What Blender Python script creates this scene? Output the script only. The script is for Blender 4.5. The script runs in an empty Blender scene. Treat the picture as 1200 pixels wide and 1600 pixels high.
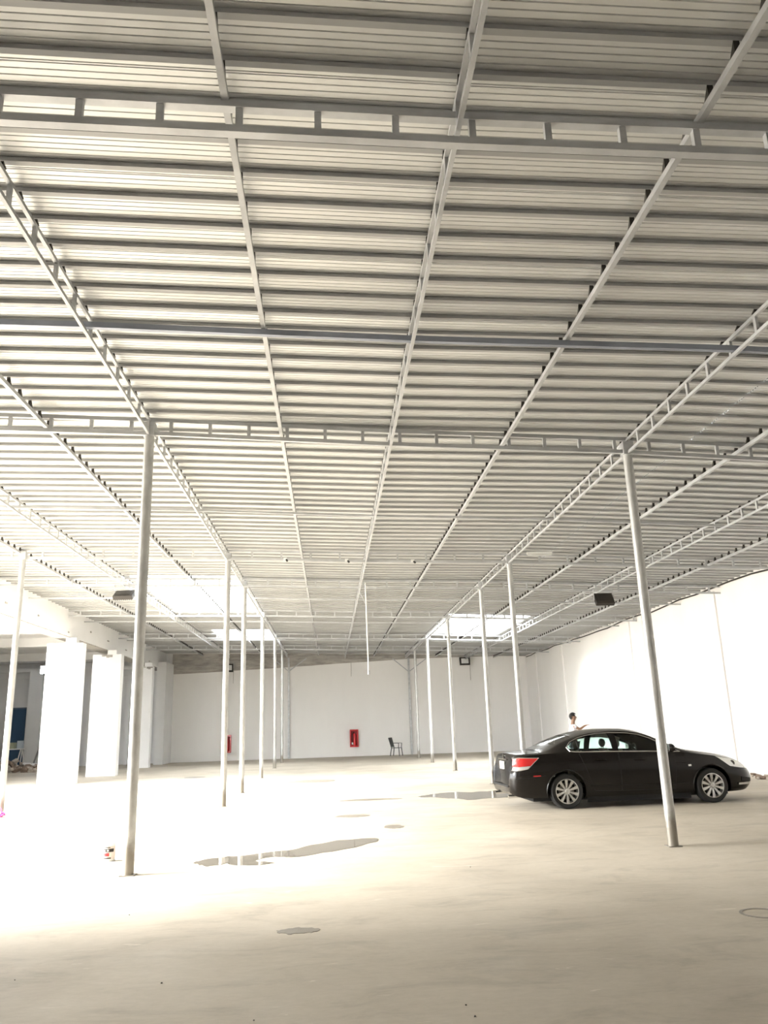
import bpy, bmesh, math, random
from mathutils import Vector, Matrix
random.seed(7)
sc = bpy.context.scene
C = sc.collection
PI = math.pi

# ------------------------------------------------------------------ camera
H = 1.577
F, PT, YW, RL = 1235.13, 0.263778, 0.0737765, -0.0323287
fwd = Vector((math.sin(YW)*math.cos(PT), math.cos(YW)*math.cos(PT), math.sin(PT)))
r0 = Vector((math.cos(YW), -math.sin(YW), 0)); u0 = r0.cross(fwd)
cr, sr = math.cos(RL), math.sin(RL)
right = r0*cr + u0*sr
up = r0*(-sr) + u0*cr
cam_d = bpy.data.cameras.new('camera'); cam = bpy.data.objects.new('camera', cam_d); C.objects.link(cam)
cam_d.sensor_fit = 'VERTICAL'; cam_d.sensor_height = 24.0; cam_d.sensor_width = 18.0
cam_d.lens = F/1600*24.0; cam_d.clip_start = 0.05; cam_d.clip_end = 400
m = Matrix((right, up, -fwd)).transposed().to_4x4(); m.translation = (0, 0, H)
cam.matrix_world = m
sc.camera = cam

# ------------------------------------------------------------------ sky, sun, exposure
w = bpy.data.worlds.new('sky'); sc.world = w; w.use_nodes = True
bg = w.node_tree.nodes['Background']; bg.inputs[0].default_value = (0.96, 0.98, 1.0, 1); bg.inputs[1].default_value = 6.0
sun_d = bpy.data.lights.new('sun', 'SUN'); sun_d.energy = 13.0; sun_d.angle = math.radians(24); sun_d.color = (1, .97, .9)
sun = bpy.data.objects.new('sun', sun_d); C.objects.link(sun)
sun.rotation_euler = Vector((0.90, 0.02, -0.44)).to_track_quat('-Z', 'Y').to_euler()
vs = sc.view_settings; vs.view_transform = 'Standard'; vs.look = 'None'; vs.gamma = 1; vs.use_curve_mapping = False
vs.exposure = 1.42

# ------------------------------------------------------------------ materials
MATS = {}
def mat(name, col, rough=.6, metal=0., noise=0., nscale=4., stretch=(1,1,1), coat=0., bump=0., col2=None, emis=None, spec=.5):
    if name in MATS: return MATS[name]
    m = bpy.data.materials.new(name); m.use_nodes = True; nt = m.node_tree; b = nt.nodes['Principled BSDF']
    b.inputs['Base Color'].default_value = (*col, 1); b.inputs['Roughness'].default_value = rough
    b.inputs['Metallic'].default_value = metal; b.inputs['Coat Weight'].default_value = coat
    b.inputs['Specular IOR Level'].default_value = spec
    if emis: b.inputs['Emission Color'].default_value = (*emis[0], 1); b.inputs['Emission Strength'].default_value = emis[1]
    if noise or col2 or bump:
        g = nt.nodes.new('ShaderNodeNewGeometry'); mp = nt.nodes.new('ShaderNodeMapping'); mp.inputs['Scale'].default_value = stretch
        nt.links.new(g.outputs['Position'], mp.inputs[0])
        n = nt.nodes.new('ShaderNodeTexNoise'); n.inputs['Scale'].default_value = nscale; n.inputs['Detail'].default_value = 8; n.inputs['Roughness'].default_value = .62
        nt.links.new(mp.outputs[0], n.inputs['Vector'])
        cr_ = nt.nodes.new('ShaderNodeValToRGB'); cr_.color_ramp.elements[0].position = .32; cr_.color_ramp.elements[1].position = .68
        c2 = col2 or tuple(max(0, c*(1-noise)) for c in col)
        cr_.color_ramp.elements[0].color = (*c2, 1); cr_.color_ramp.elements[1].color = (*col, 1)
        nt.links.new(n.outputs[0], cr_.inputs[0]); nt.links.new(cr_.outputs[0], b.inputs['Base Color'])
        if bump:
            bp = nt.nodes.new('ShaderNodeBump'); bp.inputs['Strength'].default_value = bump; bp.inputs['Distance'].default_value = .01
            nt.links.new(n.outputs[0], bp.inputs['Height']); nt.links.new(bp.outputs[0], b.inputs['Normal'])
    MATS[name] = m; return m

def floor_material():
    m = bpy.data.materials.new('worn_concrete'); m.use_nodes = True; nt = m.node_tree; b = nt.nodes['Principled BSDF']; L = nt.links.new
    g = nt.nodes.new('ShaderNodeNewGeometry')
    def noise(scale, st, det=9, rough=.65, dist=0.):
        mp = nt.nodes.new('ShaderNodeMapping'); mp.inputs['Scale'].default_value = st; L(g.outputs['Position'], mp.inputs[0])
        n = nt.nodes.new('ShaderNodeTexNoise'); n.inputs['Scale'].default_value = scale; n.inputs['Detail'].default_value = det
        n.inputs['Roughness'].default_value = rough; n.inputs['Distortion'].default_value = dist; L(mp.outputs[0], n.inputs['Vector']); return n
    def ramp(n, stops):
        r = nt.nodes.new('ShaderNodeValToRGB'); e = r.color_ramp.elements
        e[0].position, e[0].color = stops[0][0], (*stops[0][1], 1); e[1].position, e[1].color = stops[-1][0], (*stops[-1][1], 1)
        for p, c in stops[1:-1]: q = e.new(p); q.color = (*c, 1)
        L(n.outputs[0], r.inputs[0]); return r
    def mix(a, bb, fac, mode='MULTIPLY'):
        x = nt.nodes.new('ShaderNodeMix'); x.data_type = 'RGBA'; x.blend_type = mode
        if isinstance(fac, float): x.inputs[0].default_value = fac
        else: L(fac, x.inputs[0])
        L(a, x.inputs[6]); 
        if isinstance(bb, tuple): x.inputs[7].default_value = (*bb, 1)
        else: L(bb, x.inputs[7])
        return x.outputs[2]
    base = ramp(noise(.35, (1, 1, 1), 6, .55, .6), [(.3, (.44, .395, .33)), (.5, (.54, .49, .415)), (.7, (.60, .545, .465))])
    med = ramp(noise(1.7, (.55, 1.3, 1), 10, .68, .8), [(.3, (.66, .66, .65)), (.48, (.93, .925, .91)), (.7, (1.0, 1.0, 1.0))])
    fine = ramp(noise(14, (.7, 1.4, 1), 8, .75), [(.3, (.86, .86, .85)), (.6, (1, 1, 1))])
    scuff = ramp(noise(3.1, (.45, 2.6, 1), 7, .6, 1.4), [(.66, (0, 0, 0)), (.72, (.75, .75, .75))])
    c = mix(base.outputs[0], med.outputs[0], .75); c = mix(c, fine.outputs[0], .7)
    c = mix(c, (.70, .64, .56), scuff.outputs[0], 'MIX')
    L(c, b.inputs['Base Color'])
    rr = ramp(noise(1.1, (1, 1, 1), 6, .6), [(.3, (.5, .5, .5)), (.7, (.8, .8, .8))]); L(rr.outputs[0], b.inputs['Roughness'])
    b.inputs['Specular IOR Level'].default_value = .35
    bp = nt.nodes.new('ShaderNodeBump'); bp.inputs['Strength'].default_value = .25; bp.inputs['Distance'].default_value = .006
    L(fine.outputs[0], bp.inputs['Height']); L(bp.outputs[0], b.inputs['Normal'])
    return m

def glass_material(name, tint, rough=.0):
    m = bpy.data.materials.new(name); m.use_nodes = True; nt = m.node_tree; nt.nodes.clear(); L = nt.links.new
    o = nt.nodes.new('ShaderNodeOutputMaterial'); t = nt.nodes.new('ShaderNodeBsdfTransparent'); t.inputs[0].default_value = (*tint, 1)
    g = nt.nodes.new('ShaderNodeBsdfGlossy'); g.inputs['Roughness'].default_value = rough
    fr = nt.nodes.new('ShaderNodeFresnel'); fr.inputs[0].default_value = 1.5
    x = nt.nodes.new('ShaderNodeMixShader'); L(fr.outputs[0], x.inputs[0]); L(t.outputs[0], x.inputs[1]); L(g.outputs[0], x.inputs[2]); L(x.outputs[0], o.inputs[0])
    return m
def skylight_material():
    m = bpy.data.materials.new('translucent_sheet'); m.use_nodes = True; nt = m.node_tree; nt.nodes.clear(); L = nt.links.new
    o = nt.nodes.new('ShaderNodeOutputMaterial'); t = nt.nodes.new('ShaderNodeBsdfTransparent'); t.inputs[0].default_value = (.9, .92, .92, 1)
    g = nt.nodes.new('ShaderNodeBsdfTranslucent'); g.inputs[0].default_value = (.95, .96, .95, 1)
    x = nt.nodes.new('ShaderNodeMixShader'); x.inputs[0].default_value = .6; L(t.outputs[0], x.inputs[1]); L(g.outputs[0], x.inputs[2]); L(x.outputs[0], o.inputs[0])
    return m

M_floor = floor_material()
M_ground = mat('pale_ground', (.66, .61, .54), .9, noise=.15, nscale=.8)
M_wall = mat('white_paint', (.87, .85, .825), .75, noise=.05, nscale=.7, stretch=(1, 1, .3), spec=.3)
M_plaster = mat('white_plaster', (.78, .775, .77), .8, noise=.05, nscale=1.2)
M_raw = mat('raw_concrete', (.50, .47, .43), .9, noise=.45, nscale=3, stretch=(.5, 1, 2.5))
M_sheet = mat('zinc_sheet', (.74, .745, .73), .38, metal=.4, noise=.14, nscale=.9, stretch=(.35, 2.2, 1))
M_purlin = mat('galvanized_purlin', (.42, .42, .415), .5, metal=.25, noise=.15, nscale=2.5, stretch=(.4, 2, 2))
M_galv = mat('galvanized_steel', (.58, .59, .60), .45, metal=.35, noise=.28, nscale=5, stretch=(.5, .5, 1.5))
M_blue = mat('blue_grey_steel', (.36, .39, .46), .45, metal=.5, noise=.3, nscale=5, stretch=(.3, 1, 1))
M_dark = mat('lap_shadow_black', (.015, .015, .015), .9)
M_sky = skylight_material()
M_water = mat('puddle_water', (.20, .185, .16), .03, spec=.8)
M_damp = mat('damp_patch', (.26, .235, .20), .45, noise=.2, nscale=9)
M_red = mat('red_enamel', (.62, .02, .025), .35, coat=.3)
M_redin = mat('red_inner', (.42, .012, .02), .5)
M_black = mat('black_plastic', (.012, .012, .012), .5)
M_white = mat('white_enamel', (.8, .8, .78), .4)
M_chair = mat('dark_green_plastic', (.045, .05, .042), .45)
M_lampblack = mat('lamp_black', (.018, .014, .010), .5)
M_lens = mat('lamp_lens', (.75, .76, .74), .25)

def post_material():
    m = mat('galvanized_post', (.60, .60, .585), .4, metal=.45, noise=.28, nscale=7, stretch=(1, 1, .5)).copy(); m.name = 'stained_post'
    nt = m.node_tree; b = nt.nodes['Principled BSDF']; L = nt.links.new
    src = b.inputs['Base Color'].links[0].from_socket
    tc = nt.nodes.new('ShaderNodeTexCoord'); sp = nt.nodes.new('ShaderNodeSeparateXYZ'); L(tc.outputs['Object'], sp.inputs[0])
    n = nt.nodes.new('ShaderNodeTexNoise'); n.inputs['Scale'].default_value = 9; n.inputs['Detail'].default_value = 6; L(tc.outputs['Object'], n.inputs['Vector'])
    a = nt.nodes.new('ShaderNodeMath'); a.operation = 'MULTIPLY_ADD'; a.inputs[1].default_value = .35; L(n.outputs[0], a.inputs[0]); L(sp.outputs[2], a.inputs[2])
    r = nt.nodes.new('ShaderNodeMapRange'); r.inputs[1].default_value = .42; r.inputs[2].default_value = .62; r.inputs[3].default_value = .85; r.inputs[4].default_value = 0; L(a.outputs[0], r.inputs[0])
    x = nt.nodes.new('ShaderNodeMix'); x.data_type = 'RGBA'; L(r.outputs[0], x.inputs[0]); L(src, x.inputs[6]); x.inputs[7].default_value = (.20, .175, .14, 1)
    L(x.outputs[2], b.inputs['Base Color']); return m
M_post = post_material()

# ------------------------------------------------------------------ mesh helpers
class MB:
    def __init__(s): s.v = []; s.f = []
    def box(s, x0, y0, z0, x1, y1, z1):
        i = len(s.v); s.v += [(x, y, z) for z in (z0, z1) for y in (y0, y1) for x in (x0, x1)]
        for q in ((0,2,3,1), (4,5,7,6), (0,1,5,4), (2,6,7,3), (0,4,6,2), (1,3,7,5)): s.f.append([i+k for k in q])
        return s
    def bar(s, a, b, w, h, upv=(0, 0, 1)):                      # rectangular bar from a to b
        a = Vector(a); b = Vector(b); d = (b-a).normalized(); upv = Vector(upv)
        if abs(d.dot(upv)) > .97: upv = Vector((0, 1, 0))
        sx = d.cross(upv).normalized(); sz = sx.cross(d)
        i = len(s.v)
        for p in (a, b):
            for (p1, p2) in ((-1,-1), (1,-1), (1,1), (-1,1)): s.v.append(tuple(p + sx*(p1*w/2) + sz*(p2*h/2)))
        for q in ((0,1,2,3), (7,6,5,4), (0,4,5,1), (1,5,6,2), (2,6,7,3), (3,7,4,0)): s.f.append([i+k for k in q])
        return s
    def cyl(s, a, b, r, n=12, r2=None):
        a = Vector(a); b = Vector(b); d = (b-a).normalized(); u = d.orthogonal().normalized(); v = d.cross(u); r2 = r if r2 is None else r2
        i = len(s.v)
        for p, rr in ((a, r), (b, r2)):
            for k in range(n): t = 2*PI*k/n; s.v.append(tuple(p + u*(rr*math.cos(t)) + v*(rr*math.sin(t))))
        for k in range(n): s.f.append([i+k, i+(k+1) % n, i+n+(k+1) % n, i+n+k])
        s.f.append([i+k for k in range(n)][::-1]); s.f.append([i+n+k for k in range(n)])
        return s
    def tube(s, pts, r, n=8):
        pts = [Vector(p) for p in pts]; i = len(s.v); u = None
        for j, p in enumerate(pts):
            d = (pts[min(j+1, len(pts)-1)] - pts[max(j-1, 0)]).normalized()
            u = d.orthogonal().normalized() if u is None else (u - d*u.dot(d)).normalized()
            v = d.cross(u)
            for k in range(n): t = 2*PI*k/n; s.v.append(tuple(p + u*(r*math.cos(t)) + v*(r*math.sin(t))))
        for j in range(len(pts)-1):
            for k in range(n): s.f.append([i+j*n+k, i+j*n+(k+1) % n, i+(j+1)*n+(k+1) % n, i+(j+1)*n+k])
        s.f.append([i+k for k in range(n)][::-1]); s.f.append([i+(len(pts)-1)*n+k for k in range(n)])
        return s
    def grid(s, rows):                                          # rows of equal length point lists
        i = len(s.v); n = len(rows[0])
        for r in rows: s.v += [tuple(p) for p in r]
        for a in range(len(rows)-1):
            for k in range(n-1): s.f.append([i+a*n+k, i+a*n+k+1, i+(a+1)*n+k+1, i+(a+1)*n+k])
        return s
    def lathe(s, prof, n=24, axis='z', c=(0, 0, 0)):
        i = len(s.v)
        for (r, z) in prof:
            for k in range(n):
                t = 2*PI*k/n; p = (r*math.cos(t), r*math.sin(t), z)
                if axis == 'y': p = (p[0], p[2], p[1])
                s.v.append((p[0]+c[0], p[1]+c[1], p[2]+c[2]))
        for j in range(len(prof)-1):
            for k in range(n): s.f.append([i+j*n+k, i+j*n+(k+1) % n, i+(j+1)*n+(k+1) % n, i+(j+1)*n+k])
        return s
    def prism(s, poly, z0, z1):
        i = len(s.v); n = len(poly)
        s.v += [(x, y, z0) for x, y in poly] + [(x, y, z1) for x, y in poly]
        for k in range(n): s.f.append([i+k, i+(k+1) % n, i+n+(k+1) % n, i+n+k])
        s.f.append([i+k for k in range(n)][::-1]); s.f.append([i+n+k for k in range(n)]); return s
    def mesh(s, name, m, smooth=False, bevel=0.):
        me = bpy.data.meshes.new(name); me.from_pydata(s.v, [], s.f)
        bm = bmesh.new(); bm.from_mesh(me); bmesh.ops.recalc_face_normals(bm, faces=bm.faces)
        if bevel: bmesh.ops.bevel(bm, geom=bm.edges[:], offset=bevel, segments=2, affect='EDGES', profile=.6)
        bm.to_mesh(me); bm.free()
        me.materials.append(m)
        if smooth:
            for p in me.polygons: p.use_smooth = True
            if smooth != 'all': me.set_sharp_from_angle(angle=math.radians(38))
        return me
    def build(s, name, m, parent=None, loc=(0, 0, 0), smooth=False, bevel=0., **kw):
        return link(name, s.mesh(name, m, smooth, bevel), parent, loc, **kw)
def link(name, me, parent=None, loc=(0, 0, 0), rot=(0, 0, 0), **kw):
    o = bpy.data.objects.new(name, me); C.objects.link(o); o.parent = parent; o.location = loc; o.rotation_euler = rot
    for k, v in kw.items(): o[k] = v
    return o
def thing(name, label, cat, loc=(0, 0, 0), rz=0., group=None):
    o = link(name, None, None, loc, (0, 0, rz)); o.empty_display_size = .1; o['label'] = label; o['category'] = cat
    if group: o['group'] = group
    return o
def tag(o, label, cat, group=None):
    o['label'] = label; o['category'] = cat
    if group: o['group'] = group
    return o
def struct(o): o['kind'] = 'structure'; return o

# ------------------------------------------------------------------ heights of the roof frame
ZX = [(-14, 5.66), (-9.3, 5.57), (-5.56, 5.488), (-2.356, 5.419), (.878, 5.30), (4.281, 5.221), (7.648, 5.07), (11.4, 4.93), (14, 4.85)]
def zc(x):
    for (a, za), (b, zb) in zip(ZX, ZX[1:]):
        if x <= b: return za + (zb-za)*(x-a)/(b-a)
    return ZX[-1][1]
XN = [p[0] for p in ZX]
XL, XR = -9.3, 11.2
Y0, Y1 = -4.0, 45.27
def xs(a, b): return [a] + [x for x in XN if a < x < b] + [b]

# ------------------------------------------------------------------ structure: floor, walls, roof
b = MB().box(-24, -5, -.25, 11.6, 46.5, 0); struct(b.build('floor', M_floor))
gr = MB().box(-90, -60, -.4, 70, 110, -.26); struct(gr.build('ground', M_ground))
gr = MB().box(-60, -40, -.255, -24.0, 60, -.02); struct(gr.build('ground', M_ground))

wr = struct(MB().box(XR, Y0, 0, XR+.25, Y1+.2, zc(XR)+.298).build('wall_right', M_wall))
for y in (22.3, 29.1, 38.0, 43.0):
    MB().box(XR-.05, y-.17, 0, XR, y+.17, zc(XR)+.12).build('pilaster', M_wall, wr)
def wall_fn():
    X = xs(-8.7, XR+.25); g = MB(); top = [(x, zc(x)+.298) for x in X]; ring = [(-8.7, 0), (XR+.25, 0)] + top[::-1]; n = len(ring)
    g.v = [(x, Y1, z) for x, z in ring]+[(x, Y1+.25, z) for x, z in ring]
    for k in range(n): g.f.append([k, (k+1) % n, n+(k+1) % n, n+k])
    g.f.append(list(range(n))); g.f.append(list(range(n, 2*n))[::-1]); return g
# far wall with the strip of bare concrete above the plaster
struct(MB().box(-9.7, Y0, 0, -9.45, 8.2, 5.86).build('wall_left', M_wall))
wf = struct(wall_fn().build('wall_back', M_wall))
pb = [(-8.7, 4.68), (-6.9, 4.72), (-5, 4.80), (-2.25, 4.90), (.5, 5.03), (2.5, 5.10), (4.5, 5.19), (8, 5.22), (11.2, 5.22)]
q = MB(); v = []
for x, z in pb: v.append((x, z))
for x, z in reversed(pb): v.append((x, zc(x)+.23))
i = len(q.v)
q.v += [(x, Y1-.04, z) for x, z in v] + [(x, Y1, z) for x, z in v]; n = len(v)
for k in range(n): q.f.append([k, (k+1) % n, n+(k+1) % n, n+k])
for k in range(len(pb)-1):
    a = k; b2 = k+1; c2 = n-2-k; d2 = n-1-k; q.f.append([a, b2, c2, d2])
q.build('bare_concrete_band', M_raw, wf, label='bare grey concrete strip above the white plaster')
struct(MB().box(-9, Y0-.25, 0, XR+.25, Y0, 5.9).build('wall_front', M_wall))
# annex behind the pillars
struct(MB().box(-24, 27.3, 0, -12.6, 27.5, 5.86).build('wall_annex_sun_block', M_plaster))  # out-of-view wall, added to hold back the sun and dim the annex
wa = struct(MB().box(-23.5, Y1, 0, -8.7, Y1+.25, 5.86).build('wall_annex_back', M_plaster))
MB().box(-23.5, Y1-.12, 4.66, -9.2, Y1, 4.80).build('wall_ledge', M_plaster, wa)
MB().box(-23.5, Y1-.30, 4.98, -9.2, Y1-.12, 5.2).build('wall_ledge', M_plaster, wa)
MB().box(-16.2, Y1-.45, 0, -15.5, Y1, 4.98).build('pilaster', M_plaster, wa)
MB().box(-13.1, Y1-.45, 0, -12.95, Y1, 4.66).build('pilaster', M_plaster, wa)
MB().box(-11.0, Y1-.45, 0, -10.8, Y1, 4.66).build('pilaster', M_plaster, wa)
struct(MB().box(-23.75, 27.5, 0, -23.5, Y1+.25, 5.6).build('wall_annex_left', M_plaster))
ca = struct(MB().box(-23.5, 27.5, 5.45, -9.3, Y1, 5.62).build('ceiling_annex', M_plaster))
for y in (28.7, 33.3, 39.7): MB().box(-23.5, y-.15, 5.1, -9.5, y+.2, 5.45).build('beam', M_plaster, ca)
bl = struct(MB().box(-9.65, 7.0, 4.93, -9.05, Y1, 5.86).build('trim_1', M_plaster))
MB().box(-9.62, 7.0, 4.90, -9.08, Y1, 4.93).build('soffit_band', M_raw, bl)
for k in range(9):                                                  # old fixings and knocked-off plaster on the beam face
    y = 20+k*2.6+random.random(); z = 5.0+random.random()*.4
    MB().box(-9.05, y, z, -9.03, y+.10+.15*random.random(), z+.05).build('plaster_chip', M_raw, bl)
dr = struct(MB().box(-17.35, Y1-.06, 0, -16.39, Y1, 3.05).build('door_1', mat('blue_door', (.035, .09, .17), .5)))
MB().box(-17.43, Y1-.10, 0, -17.35, Y1, 3.13).build('door_frame', mat('blue_grey_frame', (.12, .16, .22), .5), dr)
MB().box(-17.35, Y1-.10, 3.05, -16.39, Y1, 3.13).build('door_frame', MATS['blue_grey_frame'], dr)
MB().box(-16.53, Y1-.12, 1.0, -16.47, Y1-.06, 1.15).build('door_handle', M_galv, dr)

# ceiling: corrugated sheets laid on purlins
ceil = struct(link('ceiling', None)); ceil.empty_display_size = .1
SKY = [(-5.45, -2.52, 22.45, 28.35), (-5.0, -2.5, 34.3, 37.8), (4.45, 7.5, 29.3, 34.9)]
def zs(x): return zc(x) + .29
PITCH = .0572
def sheet_mesh(x0, x1, y0, y1):
    ysl = []; y = y0; zz = []
    n = max(1, round((y1-y0)/PITCH)); p = (y1-y0)/n
    for k in range(n):
        for (o, dz) in ((0, 0), (.80*p, 0), (.84*p, .010), (.95*p, .010)): ysl.append((y0+k*p+o, dz+.004*k/n))
    ysl.append((y1, .004))
    g = MB()
    g.grid([[(x, yy, zs(x)+dz) for (yy, dz) in ysl] for x in xs(x0, x1)])
    return g
SW = 6*PITCH*3
seams = [-9.45, 5.3, 11.2]
y = Y0; row = 0
while y < Y1:
    y1 = min(y+SW, Y1)
    for a, b2 in zip(seams, seams[1:]):
        segs = [(a, b2)]
        for (sx0, sx1, sy0, sy1) in SKY:
            if y1 > sy0+.3 and y < sy1-.3:
                new = []
                for (p, q2) in segs:
                    if sx1 <= p or sx0 >= q2: new.append((p, q2)); continue
                    if sx0 > p: new.append((p, sx0))
                    if sx1 < q2: new.append((sx1, q2))
                segs = new
        for (p, q2) in segs:
            if p == 5.3: p += .012
            sheet_mesh(p, q2, y-.03, y1+.012).build('roof_sheet', M_sheet, ceil)
    y = y1; row += 1
for (sx0, sx1, sy0, sy1) in SKY:
    k0 = math.ceil((sy0+.3-SW-Y0)/SW); 
    ya = Y0 + SW*math.ceil((sy0+.3-Y0-SW)/SW); 
    y = Y0
    while y < sy1-.3:
        y1 = y+SW
        if y1 > sy0+.3: sheet_mesh(sx0, sx1, y-.03, y1+.012).build('skylight_sheet', M_sky, ceil, label='translucent white roof sheet')
        y = y1
MB().bar((5.306, Y0, zs(5.306)+.02), (5.306, Y1, zs(5.306)+.02), .06, .004).build('lap_shadow_strip', M_dark, ceil)  # near-black strip above the seam gap, painted in as the shadow of the lap
PY = [5.12+.3437*k for k in range(-26, 118)]
PY = [p for p in PY if Y0+.1 < p < Y1-.05]
g = MB()
def purlin(x0, x1):
    g = MB(); h0, h1 = .252, .287
    X = xs(x0, x1); i = 0
    for x in X: g.v += [(x, -.024, zc(x)+h0), (x, .024, zc(x)+h0), (x, .024, zc(x)+h1), (x, -.024, zc(x)+h1)]
    for k in range(len(X)-1):
        a = 4*k
        for e in range(4): g.f.append([a+e, a+(e+1) % 4, a+4+(e+1) % 4, a+4+e])
    g.f.append([0, 1, 2, 3]); g.f.append([4*len(X)-4+e for e in (3, 2, 1, 0)])
    return g
pm = purlin(XL, XR-.01).mesh('purlin', M_purlin)
for p in PY: link('purlin', pm, ceil, (0, p, 0))

# ------------------------------------------------------------------ trusses
strut_me = MB().box(-.022, -.02, 0, .022, .02, .15).mesh('strut', M_galv)
strut_lg = MB().box(-.014, -.022, -.01, .014, .022, .165).mesh('strut', M_galv)
def cross_truss(label, yf, dz, x0, x1, step, phase, thick=.05):
    yc = yf(.9); t = thing('roof_truss', label, 'roof truss', (.9, yc, 0), group='ladder trusses crossing the hall')
    for nm, off in (('upper_chord', .19), ('lower_chord', 0.)):
        g = MB(); X = xs(x0, x1)
        for a, b2 in zip(X, X[1:]): g.bar((a-.9, yf(a)-yc, zc(a)+off+dz), (b2-.9, yf(b2)-yc, zc(b2)+off+dz), thick, .052)
        g.build(nm, M_galv, t)
    k0 = math.ceil((x0-phase)/step); x = phase+k0*step
    while x < x1:
        link('strut', strut_me, t, (x-.9, yf(x)-yc, zc(x)+dz+.02)); x += step
    return t
const = lambda y: (lambda x: y)
cross_truss('galvanized ladder truss crossing the top of the picture, nearest the camera', const(4.267), -.10, XL, XR-.02, .5, -.03, .062)
cross_truss('galvanized ladder truss resting on the two nearest posts', lambda x: 10.257+.05*(x-.9), .02, XL, XR-.02, .515, -.02)
cross_truss('white-lit ladder truss with small lamp holders, third from the camera', const(18.227), .02, XL, XR-.02, .68, .27)
cross_truss('pale ladder truss just behind the one with lamp holders, above the hanging rod', const(21.769), .0, XL, XR-.02, .66, .30)
cross_truss('pale ladder truss at the rear edge of the largest roof light', const(28.18), .04, XL, XR-.02, .68, .2)
cross_truss('pale ladder truss along the rear edge of the two smaller roof lights', const(34.95), -.01, XL, XR-.02, .62, .1)
cross_truss('far ladder truss closest to the back wall', const(40.2), .0, XL, XR-.02, .62, .1)
def long_truss(label, X, y0, y1, step=.5235, phase=6.85, slope=0.):
    t = thing('longitudinal_truss', label, 'roof truss', (X, 0, 0), group='ladder trusses running down the hall')
    z = zc(X)
    for nm, off in (('upper_chord', .19), ('lower_chord', 0.)):
        MB().bar((0, y0, z+off), (0, y1, z+off), .032, .036).build(nm, M_galv, t)
    k0 = math.ceil((y0-phase)/step); y = phase+k0*step
    while y < y1:
        link('strut', strut_lg, t, (0, y, z+.02)); y += step
    g = MB()
    for p in PY:
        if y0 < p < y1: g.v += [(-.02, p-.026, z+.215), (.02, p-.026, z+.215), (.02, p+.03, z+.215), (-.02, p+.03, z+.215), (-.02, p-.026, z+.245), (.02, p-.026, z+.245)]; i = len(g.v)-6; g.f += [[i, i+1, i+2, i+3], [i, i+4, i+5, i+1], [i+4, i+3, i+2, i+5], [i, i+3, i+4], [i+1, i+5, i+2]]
    o = g.build('shaded_purlin_cleats', M_lampblack, t, kind='stuff')  # cleats coloured near black to carry the shade under the purlins
    return t
long_truss('long ladder truss over the left side aisle, beside the left black floodlight', -5.56, Y0+.1, Y1-.1)
long_truss('long ladder truss resting on the left row of posts', -2.356, Y0+.1, Y1-.1)
long_truss('narrow long ladder truss running down the middle between the post rows', .878, Y0+.1, Y1-.1)
long_truss('long ladder truss resting on the right row of posts', 4.281, Y0+.1, Y1-.1)
long_truss('long ladder truss near the right wall, beside the right black floodlight', 7.648, Y0+.1, Y1-.1)
def rafter(label, X, dz=.13):
    t = thing('roof_rafter', label, 'rafter', (X, 0, 0), group='single tube rafters running down the hall')
    z = zc(X)+dz
    MB().bar((0, Y0+.1, z), (0, Y1-.1, z), .045, .05).build('tube', M_galv, t)
    g = MB()
    for p in PY:
        h = zc(X)+.24-z; i = len(g.v)
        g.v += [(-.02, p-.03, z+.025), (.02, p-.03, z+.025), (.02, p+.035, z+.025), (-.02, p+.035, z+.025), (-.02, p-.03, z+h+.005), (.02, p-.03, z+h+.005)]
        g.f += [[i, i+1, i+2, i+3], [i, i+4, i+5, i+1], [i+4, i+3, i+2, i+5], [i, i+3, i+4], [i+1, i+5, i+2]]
    g.build('shaded_purlin_cleats', M_lampblack, t, kind='stuff')  # shade around the cleats is put into their near-black colour
rafter('thin tube rafter above the far left bay, beside the concrete beam', -7.02)
rafter('thin tube rafter between the two left-hand long trusses', -3.74)
rafter('thin tube rafter left of the middle truss, reaching the top edge at left of centre', -.62)
rafter('thin tube rafter between the middle truss and the right post row', 2.5)
rafter('thin tube rafter right of the right post row', 6.0)
rafter('thin tube rafter nearest the right wall', 9.32)
def cross_tube(label, y0, y1, z, m, w_=.05, h_=.05, xa=XL, xb=XR-.02):
    g = MB(); X = xs(xa, xb); yy = lambda x: y0+(y1-y0)*(x-xa)/(xb-xa)
    for a, b2 in zip(X, X[1:]): g.bar((a, yy(a), zc(a)+z), (b2, yy(b2), zc(b2)+z), w_, h_)
    tag(g.build('cross_tube', m), label, 'steel tube', 'single tubes crossing under the rafters')
cross_tube('blue-grey steel tube crossing below the rafters between the first two trusses', 7.14, 7.42, .07, M_blue, .05, .06)
cross_tube('pale thin tube crossing the roof between second and third trusses', 13.9, 14.65, .07, M_galv, .04, .04)
cross_tube('pale thin tube crossing above the largest roof light', 24.4, 24.4, .07, M_galv, .04, .04)
cross_tube('pale thin tube behind the rear edge of the largest roof light', 30.0, 30.0, .07, M_galv, .04, .04)
cross_tube('pale thin tube second from the back wall', 36.4, 36.4, .07, M_galv, .04, .04)

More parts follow.
